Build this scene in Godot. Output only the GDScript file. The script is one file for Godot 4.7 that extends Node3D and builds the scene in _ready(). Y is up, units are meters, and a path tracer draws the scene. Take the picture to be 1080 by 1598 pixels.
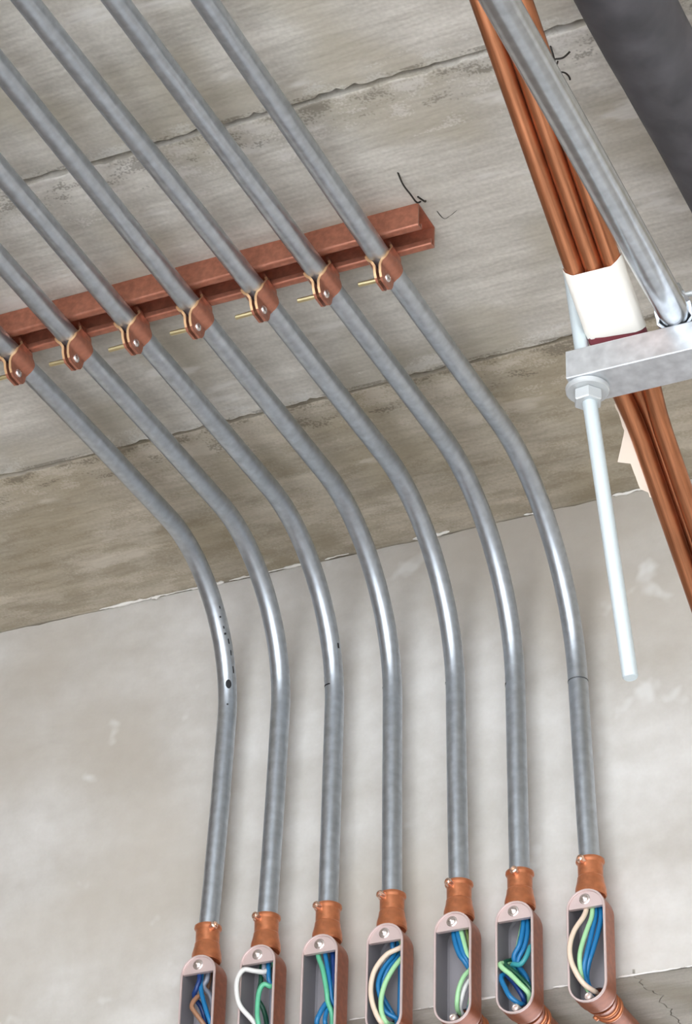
extends Node3D
# Seven galvanised conduits run along a raw concrete slab, bend down a plastered beam and end in open conduit bodies.
# Metres, y up. x runs along the beam, the beam's plastered face is z = 0, the slab's underside is y = TOP.

const TOP := 3.1            # underside of the slab
const BEAM := 0.576         # the beam hangs this far below the slab
const PIPE_R := 0.01075     # conduit radius
const STRUT_Z := 0.531      # centre line of the ceiling rail
const CLAMP_Z := 0.524
const STAND := 0.0314       # conduit centre in front of the beam

var rng := RandomNumberGenerator.new()
var bump := FastNoiseLite.new()
var M := {}


func _ready() -> void:
	rng.seed = 7
	bump.seed = 3
	bump.frequency = 1.0
	# ---- camera
	var cam := Camera3D.new()
	cam.name = "camera"
	cam.fov = 20.11
	cam.near = 0.05
	cam.transform = Transform3D(Basis(Vector3(0.91034, 0.02331, -0.41320), Vector3(0.20764, 0.83793, 0.50474), Vector3(0.35800, -0.54528, 0.75796)).orthonormalized(), Vector3(1.1159, TOP - 1.7647, 2.5332))
	add_child(cam)
	cam.current = true
	# ---- overcast sky, exposure
	var sky_look := ProceduralSkyMaterial.new()
	sky_look.sky_top_color = Color(0.84, 0.88, 0.94)
	sky_look.sky_horizon_color = Color(0.93, 0.95, 0.97)
	sky_look.ground_horizon_color = Color(0.6, 0.59, 0.57)
	sky_look.ground_bottom_color = Color(0.55, 0.54, 0.52)
	sky_look.sun_angle_max = 0.0
	sky_look.energy_multiplier = 2.8
	var sky := Sky.new()
	sky.sky_material = sky_look
	var env := Environment.new()
	env.background_mode = Environment.BG_SKY
	env.sky = sky
	env.tonemap_mode = Environment.TONE_MAPPER_LINEAR
	env.tonemap_exposure = 3.05
	env.sdfgi_enabled = true
	env.ssao_enabled = true
	env.ssil_enabled = true
	var around := WorldEnvironment.new()
	around.name = "overcast_daylight"
	around.environment = env
	add_child(around)

	make_materials()
	build_setting()
	build_ceiling_run()
	build_wall_run()
	build_trapeze()
	build_small_things()


# ------------------------------------------------------------------ materials

func picture(noise_seed: int, freq: float, w: int, h: int, octaves := 4, kind := FastNoiseLite.TYPE_SIMPLEX_SMOOTH) -> PackedByteArray:
	var n := FastNoiseLite.new()
	n.seed = noise_seed
	n.frequency = freq
	n.noise_type = kind
	n.fractal_octaves = octaves
	var im := n.get_image(w, h)
	im.convert(Image.FORMAT_L8)
	return im.get_data()


func stretched(noise_seed: int, freq: float, w: int, h: int, times: int, octaves := 4) -> PackedByteArray:
	var n := FastNoiseLite.new()
	n.seed = noise_seed
	n.frequency = freq
	n.noise_type = FastNoiseLite.TYPE_SIMPLEX_SMOOTH
	n.fractal_octaves = octaves
	var im := n.get_image(w / times, h)
	im.convert(Image.FORMAT_L8)
	im.resize(w, h, Image.INTERPOLATE_CUBIC)
	return im.get_data()


func blended(size: int, dark: Color, light: Color, warm: Color, layers: Array, weights: Array, contrast: float, patch_layer: PackedByteArray, patch_from: float, patch: Color, stains_and_shade := false) -> ImageTexture:
	var out := PackedByteArray()
	out.resize(size * size * 3)
	var tint: PackedByteArray = layers[0]
	var grime := stretched(61, 0.035, size, size, 2, 5) if stains_and_shade else PackedByteArray()
	var grain := picture(62, 0.35, size, size, 2) if stains_and_shade else PackedByteArray()
	for i in size * size:
		var s := 0.0
		for k in layers.size():
			s += (float(layers[k][i]) / 255.0 - 0.5) * weights[k]
		s = clampf(0.5 + s * contrast, 0.0, 1.0)
		var c := dark.lerp(light, s)
		c = c.lerp(warm, clampf((0.52 - tint[i] / 255.0) * 1.6, 0.0, 0.5))
		var p := clampf((patch_layer[i] / 255.0 - patch_from) * 7.0, 0.0, 0.75)
		c = c.lerp(patch, p)
		if stains_and_shade:
			# dirt and damp stains with ragged outlines: along the board joints and along the slab at the beam, where corner shade is painted in too; pale laitance beside them
			var z := fposmod(float(i / size) / size - 0.13, 1.0) * 1.25
			var g := grime[i] / 255.0 - 0.5 + (grain[i] / 255.0 - 0.5) * 0.55
			for joint in [0.2885, 0.7219]:
				var d: float = joint - z
				if d > -0.008 and d < 0.05:
					c = c.lerp(Color(0.36, 0.33, 0.29), 0.42 * smoothstep(0.0, 0.07, g - 0.06 - d * 5.0))
				if d > 0.0 and d < 0.08:
					c = c.lerp(Color(0.88, 0.855, 0.83), 0.5 * smoothstep(0.0, 0.08, -0.06 - d * 2.2 - g))
				elif d < 0.0 and d > -0.03:
					c = c.lerp(Color(0.88, 0.87, 0.85), 0.4 * smoothstep(0.0, 0.08, -0.08 + d * 6.0 - g))
			if z < 0.24:
				c = c.lerp(Color(0.47, 0.42, 0.33), 0.2 * smoothstep(0.0, 0.25, g + 0.16 - z * 1.2))
		out[i * 3] = int(c.r * 255.0)
		out[i * 3 + 1] = int(c.g * 255.0)
		out[i * 3 + 2] = int(c.b * 255.0)
	return ImageTexture.create_from_image(Image.create_from_data(size, size, false, Image.FORMAT_RGB8, out))


func grey_texture(bytes: PackedByteArray, size: int) -> ImageTexture:
	return ImageTexture.create_from_image(Image.create_from_data(size, size, false, Image.FORMAT_L8, bytes))


func mat(called: String, color: Color, rough: float, metal := 0.0, spec := 0.5) -> StandardMaterial3D:
	var m := StandardMaterial3D.new()
	m.resource_name = called
	m.albedo_color = color
	m.roughness = rough
	m.metallic = metal
	m.metallic_specular = spec
	M[called] = m
	return m


func textured(m: StandardMaterial3D, t: Texture2D, tile: float, in_world := true) -> void:
	m.albedo_texture = t
	m.uv1_triplanar = true
	m.uv1_world_triplanar = in_world
	m.uv1_scale = Vector3.ONE / tile
	m.uv1_offset = Vector3(0.5, 0.31, 0.13)


func noise_texture(noise_seed: int, freq: float, lo: float, hi: float, size := 256, octaves := 4) -> NoiseTexture2D:
	var n := FastNoiseLite.new()
	n.seed = noise_seed
	n.frequency = freq
	n.fractal_octaves = octaves
	var g := Gradient.new()
	g.set_color(0, Color(lo, lo, lo))
	g.set_color(1, Color(hi, hi, hi))
	var t := NoiseTexture2D.new()
	t.width = size
	t.height = size
	t.seamless = true
	t.noise = n
	t.color_ramp = g
	return t


func make_materials() -> void:
	var size := 1024
	# board-marked slab: streaks along the boards, blotches, pale laitance
	var c := blended(size, Color(0.60, 0.575, 0.535), Color(0.86, 0.835, 0.795), Color(0.66, 0.62, 0.545),
		[picture(11, 0.006, size, size, 3), stretched(12, 0.03, size, size, 8), stretched(13, 0.16, size, size, 8, 3), picture(14, 0.22, size, size, 3)], [0.42, 0.42, 0.22, 0.22], 1.0,
		stretched(15, 0.018, size, size, 3, 5), 0.72, Color(0.88, 0.86, 0.83))
	var beam_tex := c
	c = blended(size, Color(0.62, 0.595, 0.55), Color(0.91, 0.885, 0.845), Color(0.71, 0.67, 0.59),
		[picture(11, 0.006, size, size, 3), stretched(12, 0.03, size, size, 8), stretched(13, 0.16, size, size, 8, 3), picture(14, 0.22, size, size, 3)], [0.42, 0.42, 0.24, 0.26], 1.05,
		stretched(15, 0.018, size, size, 3, 5), 0.72, Color(0.87, 0.85, 0.82), true)
	var slab := mat("slab concrete", Color(1, 1, 1), 0.88)
	textured(slab, c, 1.25)
	slab.heightmap_enabled = true
	slab.heightmap_texture = grey_texture(stretched(16, 0.12, size, size, 5, 5), size)
	slab.heightmap_scale = 0.06
	var browner: StandardMaterial3D = slab.duplicate()
	browner.resource_name = "brownish slab concrete"
	browner.albedo_color = Color(0.93, 0.905, 0.86)  # browner panel; its tint also carries the shade beside the beam
	M["brownish slab concrete"] = browner
	# trowelled plaster: broad soft patches, seeded so shade at left and top is in the tone
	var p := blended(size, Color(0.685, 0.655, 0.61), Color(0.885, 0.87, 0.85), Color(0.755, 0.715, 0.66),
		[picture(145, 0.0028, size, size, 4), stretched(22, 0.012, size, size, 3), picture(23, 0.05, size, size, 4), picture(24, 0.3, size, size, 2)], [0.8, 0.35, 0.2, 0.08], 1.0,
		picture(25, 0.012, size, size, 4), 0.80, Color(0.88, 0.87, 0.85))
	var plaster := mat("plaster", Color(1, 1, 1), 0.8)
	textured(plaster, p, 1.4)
	plaster.heightmap_enabled = true
	plaster.heightmap_texture = grey_texture(stretched(26, 0.03, size, size, 3, 5), size)
	plaster.heightmap_scale = 0.08
	var raw := mat("beam concrete", Color(0.95, 0.95, 0.94), 0.88)
	textured(raw, beam_tex, 0.8)
	raw.heightmap_enabled = true
	raw.heightmap_texture = slab.heightmap_texture
	raw.heightmap_scale = 0.06
	mat("white plaster", Color(0.93, 0.91, 0.88), 0.8)
	mat("floor concrete", Color(0.75, 0.735, 0.71), 0.75)
	mat("bare block", Color(0.50, 0.45, 0.41), 0.9)
	mat("ground", Color(0.84, 0.825, 0.80), 0.9)
	# galvanised steel
	var spangle := noise_texture(31, 0.045, 0.84, 1.0)
	var worn := noise_texture(32, 0.02, 0.85, 1.0)
	var z := mat("galvanised steel", Color(0.80, 0.825, 0.85), 0.36, 0.88)
	textured(z, spangle, 0.16, false)
	z.roughness_texture = worn
	z.roughness_texture_channel = BaseMaterial3D.TEXTURE_CHANNEL_RED
	var zb := mat("bright galvanised steel", Color(0.90, 0.91, 0.92), 0.36, 0.72)
	textured(zb, spangle, 0.2, false)
	zb.roughness_texture = worn
	var zp := mat("smooth steel pipe", Color(0.84, 0.855, 0.87), 0.24, 0.95)
	textured(zp, spangle, 0.16, false)
	mat("zinc rod", Color(0.84, 0.88, 0.89), 0.42, 0.35)
	mat("dull zinc", Color(0.80, 0.81, 0.81), 0.5, 0.5)
	mat("dark mark", Color(0.13, 0.13, 0.14), 0.7)
	mat("grey mark", Color(0.34, 0.35, 0.36), 0.7)
	# copper-coloured coating
	var coat := noise_texture(41, 0.05, 0.82, 1.0)
	var k := mat("copper coating", Color(0.78, 0.51, 0.41), 0.28, 0.5)
	textured(k, coat, 0.12, false)
	var kb := mat("lit copper coating", Color(0.86, 0.54, 0.37), 0.30, 0.6)  # coating as lit on the hubs, the light put into the colour
	textured(kb, coat, 0.12, false)
	mat("pale copper", Color(0.95, 0.80, 0.71), 0.2, 0.9)
	mat("boss metal", Color(0.93, 0.87, 0.84), 0.25, 0.6)
	var kp := mat("shaded copper coating", Color(0.68, 0.395, 0.27), 0.38, 0.3)  # same coating darkened, the shaded body sides put into the colour
	textured(kp, coat, 0.12, false)
	mat("pale rim tone", Color(0.84, 0.755, 0.735), 0.36, 0.4)  # paler than the casting, for rim and lug
	mat("cast grey", Color(0.58, 0.56, 0.57), 0.6, 0.3)
	mat("pale gold glint", Color(0.90, 0.72, 0.54), 0.32, 0.6)  # paints the glint along the front edges of the clamp straps
	mat("brass screw", Color(0.86, 0.80, 0.62), 0.3, 0.9)
	mat("bright screw", Color(0.90, 0.86, 0.84), 0.25, 0.9)
	var cu := mat("copper tube", Color(0.90, 0.60, 0.43), 0.32, 0.9)
	textured(cu, noise_texture(42, 0.03, 0.66, 1.0), 0.25, false)
	cu.uv1_scale = Vector3(34.0, 3.0, 1.6)
	mat("white tape", Color(0.95, 0.93, 0.89), 0.6)
	mat("cream paper", Color(0.93, 0.86, 0.79), 0.8)
	mat("maroon wrap", Color(0.50, 0.22, 0.25), 0.6)
	var foam := mat("black foam", Color(0.40, 0.39, 0.405), 0.7)
	textured(foam, noise_texture(43, 0.02, 0.62, 1.0, 256, 5), 0.3, false)
	mat("tie wire", Color(0.22, 0.20, 0.18), 0.7, 0.4)
	mat("wire navy", Color(0.10, 0.22, 0.44), 0.3)
	mat("wire blue", Color(0.13, 0.45, 0.65), 0.3)
	mat("wire teal", Color(0.25, 0.60, 0.62), 0.3)
	mat("wire tan", Color(0.62, 0.45, 0.34), 0.35)
	mat("wire grey", Color(0.52, 0.53, 0.57), 0.35)
	mat("wire white", Color(0.88, 0.87, 0.85), 0.3)
	mat("wire cream", Color(0.90, 0.81, 0.72), 0.3)
	mat("wire green", Color(0.38, 0.72, 0.56), 0.3)
	mat("wire mint", Color(0.64, 0.83, 0.62), 0.3)
	mat("wire dkgreen", Color(0.10, 0.30, 0.22), 0.3)
	mat("wire olive", Color(0.45, 0.50, 0.28), 0.3)


# ------------------------------------------------------------------ geometry

func loft(rings: Array, closed := true, cap_a := true, cap_b := true) -> PackedVector3Array:
	var t := PackedVector3Array()
	var n: int = rings[0].size()
	for i in rings.size() - 1:
		var a: PackedVector3Array = rings[i]
		var b: PackedVector3Array = rings[i + 1]
		for j in (n if closed else n - 1):
			var j2 := (j + 1) % n
			t.append_array(PackedVector3Array([a[j], b[j], b[j2], a[j], b[j2], a[j2]]))
	if closed:
		for e in [0, 1]:
			if not [cap_a, cap_b][e]:
				continue
			var r: PackedVector3Array = rings[0] if e == 0 else rings[rings.size() - 1]
			var mid := Vector3.ZERO
			for q in r:
				mid += q / n
			for j in n:
				if e == 0:
					t.append_array(PackedVector3Array([mid, r[j], r[(j + 1) % n]]))
				else:
					t.append_array(PackedVector3Array([mid, r[(j + 1) % n], r[j]]))
	return t


func flipped(t: PackedVector3Array) -> PackedVector3Array:
	for i in range(0, t.size(), 3):
		var keep := t[i + 1]
		t[i + 1] = t[i + 2]
		t[i + 2] = keep
	return t


func outward(t: PackedVector3Array) -> PackedVector3Array:      # clockwise seen from outside
	var vol := 0.0
	var o := t[0]
	for i in range(0, t.size(), 3):
		vol += (t[i] - o).dot((t[i + 1] - o).cross(t[i + 2] - o))
	return flipped(t) if vol > 0.0 else t


func facing(t: PackedVector3Array, towards: Vector3) -> PackedVector3Array:
	var sum := 0.0
	for i in range(0, t.size(), 3):
		sum += (t[i + 1] - t[i]).cross(t[i + 2] - t[i]).dot(towards)
	return flipped(t) if sum > 0.0 else t


func mesh_of(t: PackedVector3Array, crease := 38.0) -> ArrayMesh:
	var faces := {}
	var count := t.size() / 3
	var flat := PackedVector3Array()
	flat.resize(count)
	for f in count:
		flat[f] = -(t[f * 3 + 1] - t[f * 3]).cross(t[f * 3 + 2] - t[f * 3])
		for k in 3:
			var key := Vector3i((t[f * 3 + k] * 100000.0).round())
			if faces.has(key):
				faces[key].append(f)
			else:
				faces[key] = [f]
	var least := cos(deg_to_rad(crease))
	var normals := PackedVector3Array()
	normals.resize(t.size())
	for f in count:
		var own := flat[f].normalized()
		for k in 3:
			var s := Vector3.ZERO
			for g in faces[Vector3i((t[f * 3 + k] * 100000.0).round())]:
				if flat[g].normalized().dot(own) >= least:
					s += flat[g]
			normals[f * 3 + k] = s.normalized() if s.length() > 0.0 else Vector3.UP
	var arrays := []
	arrays.resize(Mesh.ARRAY_MAX)
	arrays[Mesh.ARRAY_VERTEX] = t
	arrays[Mesh.ARRAY_NORMAL] = normals
	var m := ArrayMesh.new()
	m.add_surface_from_arrays(Mesh.PRIMITIVE_TRIANGLES, arrays)
	return m


func frame_of(d: Vector3) -> Basis:
	var up := Vector3.UP if absf(d.y) < 0.9 else Vector3.RIGHT
	var x := up.cross(d).normalized()
	return Basis(x, d.cross(x), d)


func tube(path: PackedVector3Array, r: float, n := 16, radii := []) -> PackedVector3Array:
	var rings := []
	var b := frame_of((path[1] - path[0]).normalized())
	for i in path.size():
		var d := (path[mini(i + 1, path.size() - 1)] - path[maxi(i - 1, 0)]).normalized()
		var x := (b.x - d * b.x.dot(d)).normalized()
		b = Basis(x, d.cross(x), d)
		var rr: float = radii[i] if radii.size() else r
		var ring := PackedVector3Array()
		for j in n:
			var a := TAU * j / n
			ring.append(path[i] + (b.x * cos(a) + b.y * sin(a)) * rr)
		rings.append(ring)
	return outward(loft(rings))


func spline(points: Array, per: int) -> PackedVector3Array:
	var out := PackedVector3Array()
	for i in points.size() - 1:
		var a: Vector3 = points[maxi(i - 1, 0)]
		var b: Vector3 = points[i]
		var c: Vector3 = points[i + 1]
		var d: Vector3 = points[mini(i + 2, points.size() - 1)]
		for k in per:
			out.append(b.cubic_interpolate(c, a, d, float(k) / per))
	out.append(points[points.size() - 1])
	return out


func lathe(profile: Array, n := 24, axis := Vector3.UP, at := Vector3.ZERO, start := 0.0) -> PackedVector3Array:   # profile: (radius, along)
	var b := frame_of(axis.normalized())
	var rings := []
	for q in profile:
		var ring := PackedVector3Array()
		for j in n:
			var a := start + TAU * j / n
			ring.append(at + (b.x * cos(a) + b.y * sin(a)) * q.x + b.z * q.y)
		rings.append(ring)
	return outward(loft(rings))


func box(centre: Vector3, size: Vector3, bevel := 0.0) -> PackedVector3Array:
	var h := size / 2.0
	var rings := []
	for e in ([[-h.z, bevel], [-h.z + bevel, 0.0], [h.z - bevel, 0.0], [h.z, bevel]] if bevel > 0.0 else [[-h.z, 0.0], [h.z, 0.0]]):
		var x: float = h.x - e[1]
		var y: float = h.y - e[1]
		var k := bevel
		var ring := PackedVector3Array()
		for q in ([Vector2(x - k, y), Vector2(x, y - k), Vector2(x, -y + k), Vector2(x - k, -y), Vector2(-x + k, -y), Vector2(-x, -y + k), Vector2(-x, y - k), Vector2(-x + k, y)] if bevel > 0.0 else [Vector2(x, y), Vector2(x, -y), Vector2(-x, -y), Vector2(-x, y)]):
			ring.append(centre + Vector3(q.x, q.y, e[0]))
		rings.append(ring)
	return outward(loft(rings))


func prism(outline: PackedVector2Array, place: Callable, from: float, to: float) -> PackedVector3Array:   # place(u, v, along)
	var t := PackedVector3Array()
	var n := outline.size()
	for j in n:
		var a := outline[j]
		var b := outline[(j + 1) % n]
		var p: Vector3 = place.call(a.x, a.y, from)
		var q: Vector3 = place.call(b.x, b.y, from)
		var r: Vector3 = place.call(b.x, b.y, to)
		var s: Vector3 = place.call(a.x, a.y, to)
		t.append_array(PackedVector3Array([p, q, r, p, r, s]))
	var tri := Geometry2D.triangulate_polygon(outline)
	var clockwise := Geometry2D.is_polygon_clockwise(outline)
	for e in [from, to]:
		for k in range(0, tri.size(), 3):
			var a := outline[tri[k]]
			var b := outline[tri[k + 1]]
			var c := outline[tri[k + 2]]
			if ((b - a).cross(c - a) < 0.0) != clockwise:
				var keep := b
				b = c
				c = keep
			if e == to:
				var keep2 := b
				b = c
				c = keep2
			t.append_array(PackedVector3Array([place.call(a.x, a.y, e), place.call(c.x, c.y, e), place.call(b.x, b.y, e)]))
	return outward(t)


func strap(path: Array, widths: Array, thick: float) -> PackedVector3Array:      # a bent flat bar: path in (x, y), width along z
	var rings := []
	for i in path.size():
		var d: Vector2 = (path[mini(i + 1, path.size() - 1)] - path[maxi(i - 1, 0)]).normalized()
		var side := Vector2(-d.y, d.x) * thick / 2.0
		var w: float = widths[i] / 2.0
		var a: Vector2 = path[i] + side
		var b: Vector2 = path[i] - side
		rings.append(PackedVector3Array([Vector3(a.x, a.y, w), Vector3(b.x, b.y, w), Vector3(b.x, b.y, -w), Vector3(a.x, a.y, -w)]))
	return outward(loft(rings))


func obround(hw: float, y0: float, y1: float, z: float, n := 14) -> PackedVector3Array:   # round-ended slot outline, y0 above y1
	var ring := PackedVector3Array()
	for k in n + 1:
		var a := PI * k / n
		ring.append(Vector3(hw * cos(a), y0 - hw + hw * sin(a), z))
	for k in n + 1:
		var a := PI + PI * k / n
		ring.append(Vector3(hw * cos(a), y1 + hw + hw * sin(a), z))
	return ring


# ------------------------------------------------------------------ objects

func put(called: String, t: PackedVector3Array, material: String, parent: Node = null, crease := 38.0) -> MeshInstance3D:
	return put_mesh(called, mesh_of(t, crease), material, parent)


func put_mesh(called: String, m: Mesh, material: String, parent: Node = null) -> MeshInstance3D:
	var o := MeshInstance3D.new()
	o.mesh = m
	o.material_override = M[material]
	o.name = called if parent else numbered(called)
	(parent if parent else self).add_child(o, true)
	return o


func numbered(called: String) -> String:
	if not has_node(called):
		return called
	var k := 1
	while has_node("%s_%03d" % [called, k]):
		k += 1
	return "%s_%03d" % [called, k]


func thing(called: String, label: String, category: String, at := Vector3.ZERO, group := "") -> Node3D:
	var o := Node3D.new()
	o.name = numbered(called)
	add_child(o)
	o.position = at
	return tag(o, label, category, group)


func tag(o: Node3D, label: String, category: String, group := "") -> Node3D:
	o.set_meta("label", label)
	o.set_meta("category", category)
	if group:
		o.set_meta("group", group)
	return o


func structure(called: String, label: String, category: String) -> Node3D:
	var o := Node3D.new()
	o.name = called
	o.set_meta("kind", "structure")
	add_child(o)
	return tag(o, label, category)


func labelled(o: Node3D, label: String) -> Node3D:
	o.set_meta("label", label)
	return o


# ------------------------------------------------------------------ setting

func jag(x: float, lane: float, size: float) -> float:
	return (bump.get_noise_2d(x * 9.0, lane) * 0.7 + bump.get_noise_2d(x * 45.0, lane + 40.0) * 0.5 + bump.get_noise_2d(x * 160.0, lane + 90.0) * 0.3) * size


func panel(x0: float, x1: float, z0: float, z1: float, lane0: float, lane1: float, y: float, step: float) -> PackedVector3Array:
	# one cast strip of slab between two joints, its long edges ragged and its face a little uneven
	var rows := []
	var n := int((x1 - x0) / step)
	for i in n + 1:
		var x := lerpf(x0, x1, float(i) / n)
		var a := z0 + 0.0025 + maxf(0.0, jag(x, lane0, 0.010))
		var b := z1 - 0.0020 - maxf(0.0, jag(x, lane1, 0.008))
		var line := PackedVector3Array([Vector3(x, y + 0.02, a), Vector3(x, y + 0.0012, a)])
		for k in 9:
			var z := lerpf(a + 0.0022, b - 0.0022, k / 8.0)
			line.append(Vector3(x, y + bump.get_noise_2d(x * 7.0, z * 20.0) * 0.0011 + bump.get_noise_2d(x * 30.0, z * 60.0) * 0.0004, z))
		line.append(Vector3(x, y + 0.0012, b))
		line.append(Vector3(x, y + 0.02, b))
		rows.append(line)
	return facing(loft(rows, false), Vector3.DOWN)


func build_setting() -> void:
	var ceiling := structure("ceiling", "raw grey concrete slab overhead cast in long boards with dark ragged joints", "ceiling")
	put("slab", box(Vector3(0.73, TOP + 0.1298, -0.9), Vector3(3.14, 0.22, 7.4)), "slab concrete", ceiling)
	var joints := [-0.14, 0.2885, 0.7219, 1.157, 1.59]
	for i in 4:
		put("concrete_panel", panel(-0.9, 1.6, joints[i], joints[i + 1], i * 7.0, (i + 1) * 7.0 + 3.0, TOP + [0.0, -0.0008, 0.0006, 0.0][i], 0.006 if i < 3 else 0.02), "slab concrete" if i else "brownish slab concrete", ceiling, 50.0)
	put("concrete_panel", box(Vector3(0.73, TOP + 0.01, 2.195), Vector3(3.14, 0.02, 1.20)), "slab concrete", ceiling)
	put("concrete_panel", box(Vector3(1.952, TOP + 0.01, 0.725), Vector3(0.695, 0.02, 1.73)), "slab concrete", ceiling)
	put("concrete_panel", box(Vector3(0.73, TOP + 0.01, -2.37), Vector3(3.14, 0.02, 4.44)), "slab concrete", ceiling)

	var wall := structure("wall_back", "deep beam face in pale trowelled plaster under the grey slab", "wall")
	put("core", box(Vector3(0.73, TOP - BEAM / 2.0 + 0.004, -0.165), Vector3(3.14, BEAM - 0.012, 0.27)), "beam concrete", wall)
	var rows := []
	for i in 151:
		var x := -0.9 + 2.5 * i / 150.0
		var line := PackedVector3Array()
		var top := TOP - 0.0008 - absf(jag(x, 200.0, 0.004))
		var low := TOP - BEAM + absf(jag(x, 230.0, 0.003))
		line.append(Vector3(x, top, -0.03))
		for k in 25:
			var y := lerpf(top, low, k / 24.0)
			var z := bump.get_noise_2d(x * 4.0 + 50.0, y * 6.0) * 0.0025 + bump.get_noise_2d(x * 15.0, y * 20.0) * 0.0006
			line.append(Vector3(x, y, z - (0.002 if k == 0 or k == 24 else 0.0)))
		line.append(Vector3(x, low, -0.035))
		rows.append(line)
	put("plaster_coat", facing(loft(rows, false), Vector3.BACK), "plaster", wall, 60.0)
	for s in [[1.95, 0.7]]:
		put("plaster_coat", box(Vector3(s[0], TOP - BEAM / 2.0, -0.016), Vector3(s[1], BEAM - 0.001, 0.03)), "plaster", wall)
	# ragged white plaster squeezed out along the corner
	for run in [[-0.40, -0.235], [-0.228, -0.12], [-0.105, -0.075], [0.005, 0.05], [0.14, 0.16], [0.245, 0.285], [0.292, 0.33]]:
		var path := PackedVector3Array()
		var radii := []
		var n := int((run[1] - run[0]) / 0.004) + 2
		for i in n:
			var x := lerpf(run[0], run[1], float(i) / (n - 1))
			path.append(Vector3(x, TOP - 0.0012 - absf(jag(x, 260.0, 0.003)), 0.0012 + jag(x, 280.0, 0.002)))
			radii.append((0.0005 if i == 0 or i == n - 1 else 0.0013 + maxf(-0.0007, jag(x, 300.0, 0.003))))
		put("plaster_ridge", tube(path, 0.001, 6, radii), "white plaster", wall)
	for run in [[-0.06, 0.02], [0.03, 0.115], [0.165, 0.19], [0.235, 0.30], [0.305, 0.34]]:
		var path := PackedVector3Array()
		var radii := []
		var n := int((run[1] - run[0]) / 0.004) + 2
		for i in n:
			var x := lerpf(run[0], run[1], float(i) / (n - 1))
			path.append(Vector3(x, TOP - BEAM + 0.0006 + jag(x, 320.0, 0.0012), 0.0008))
			radii.append((0.0004 if i == 0 or i == n - 1 else 0.0009 + maxf(-0.0005, jag(x, 340.0, 0.0018))))
		put("plaster_ridge", tube(path, 0.001, 6, radii), "white plaster", wall)
	for q in [Vector3(-0.323, TOP - 0.004, 0.003), Vector3(0.012, TOP - 0.003, 0.004), Vector3(0.318, TOP - 0.003, 0.003)]:
		put("plaster_blob", tube(PackedVector3Array([q - Vector3(0.006, 0, 0), q, q + Vector3(0.007, 0.002, 0)]), 0.002, 7, [0.0006, 0.0026, 0.0005]), "white plaster", wall)
	# underside of the beam, split by a wandering crack
	var soffit := structure("trim_1", "rough grey concrete underside of the plastered beam with a hairline crack", "soffit")
	for side in [0, 1]:
		var lines := []
		for i in 61:
			var z := lerpf(-0.30, 0.0008, i / 60.0)
			var crack := 0.257 + jag(z, 400.0, 0.016)
			var line := PackedVector3Array()
			var y := TOP - BEAM - 0.0010
			for k in 12:
				var x := lerpf(-0.9, crack - 0.0006, k / 11.0) if side == 0 else lerpf(crack + 0.0006, 1.6, k / 11.0)
				line.append(Vector3(x, y + bump.get_noise_2d(x * 20.0, z * 20.0) * 0.0008, z))
			line.insert(0 if side else 12, Vector3(crack + (0.0006 if side else -0.0006), y + 0.008, z))
			lines.append(line)
		put("concrete_panel", facing(loft(lines, false), Vector3.DOWN), "beam concrete", soffit, 50.0)

	# the rest of the storey, outside the frame: an open-sided concrete frame under an overcast sky
	var floor_slab := structure("floor", "bare pale concrete floor of the open storey", "floor")
	put("slab", box(Vector3(0.73, -0.15, -0.9), Vector3(3.14, 0.3, 7.4)), "floor concrete", floor_slab)
	var ground := structure("trim_2", "pale bare earth around the open storey", "ground")
	put("earth", box(Vector3(0, -0.55, 0), Vector3(160, 0.2, 160)), "ground", ground)
	var left := structure("wall_left", "bare brown block side wall of the open storey on the left", "wall")
	put("blockwork", box(Vector3(-0.74, TOP / 2.0, -0.9), Vector3(0.2, TOP, 7.4)), "bare block", left)
	var right := structure("wall_right", "plastered side wall of the open-ended bay on the right", "wall")
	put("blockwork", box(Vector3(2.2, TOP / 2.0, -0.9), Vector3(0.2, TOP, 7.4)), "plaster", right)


# ------------------------------------------------------------------ the run under the slab

const HUB_X := [-0.2149, -0.1452, -0.0738, -0.0002, 0.0752, 0.1424, 0.2191]
const MID_X := [-0.2083, -0.1410, -0.0734, -0.0025, 0.0721, 0.1405, 0.2133]
const CLAMP_X := [-0.2094, -0.1416, -0.0745, -0.0046, 0.0667, 0.1347, 0.2001]
const FAR_X := [-0.2110, -0.1430, -0.0742, -0.0025, 0.0627, 0.1338, 0.2048]
const BEND := [0.166, 0.170, 0.178, 0.184, 0.190, 0.197, 0.207]
const HUB_Y := TOP - 0.457


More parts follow.
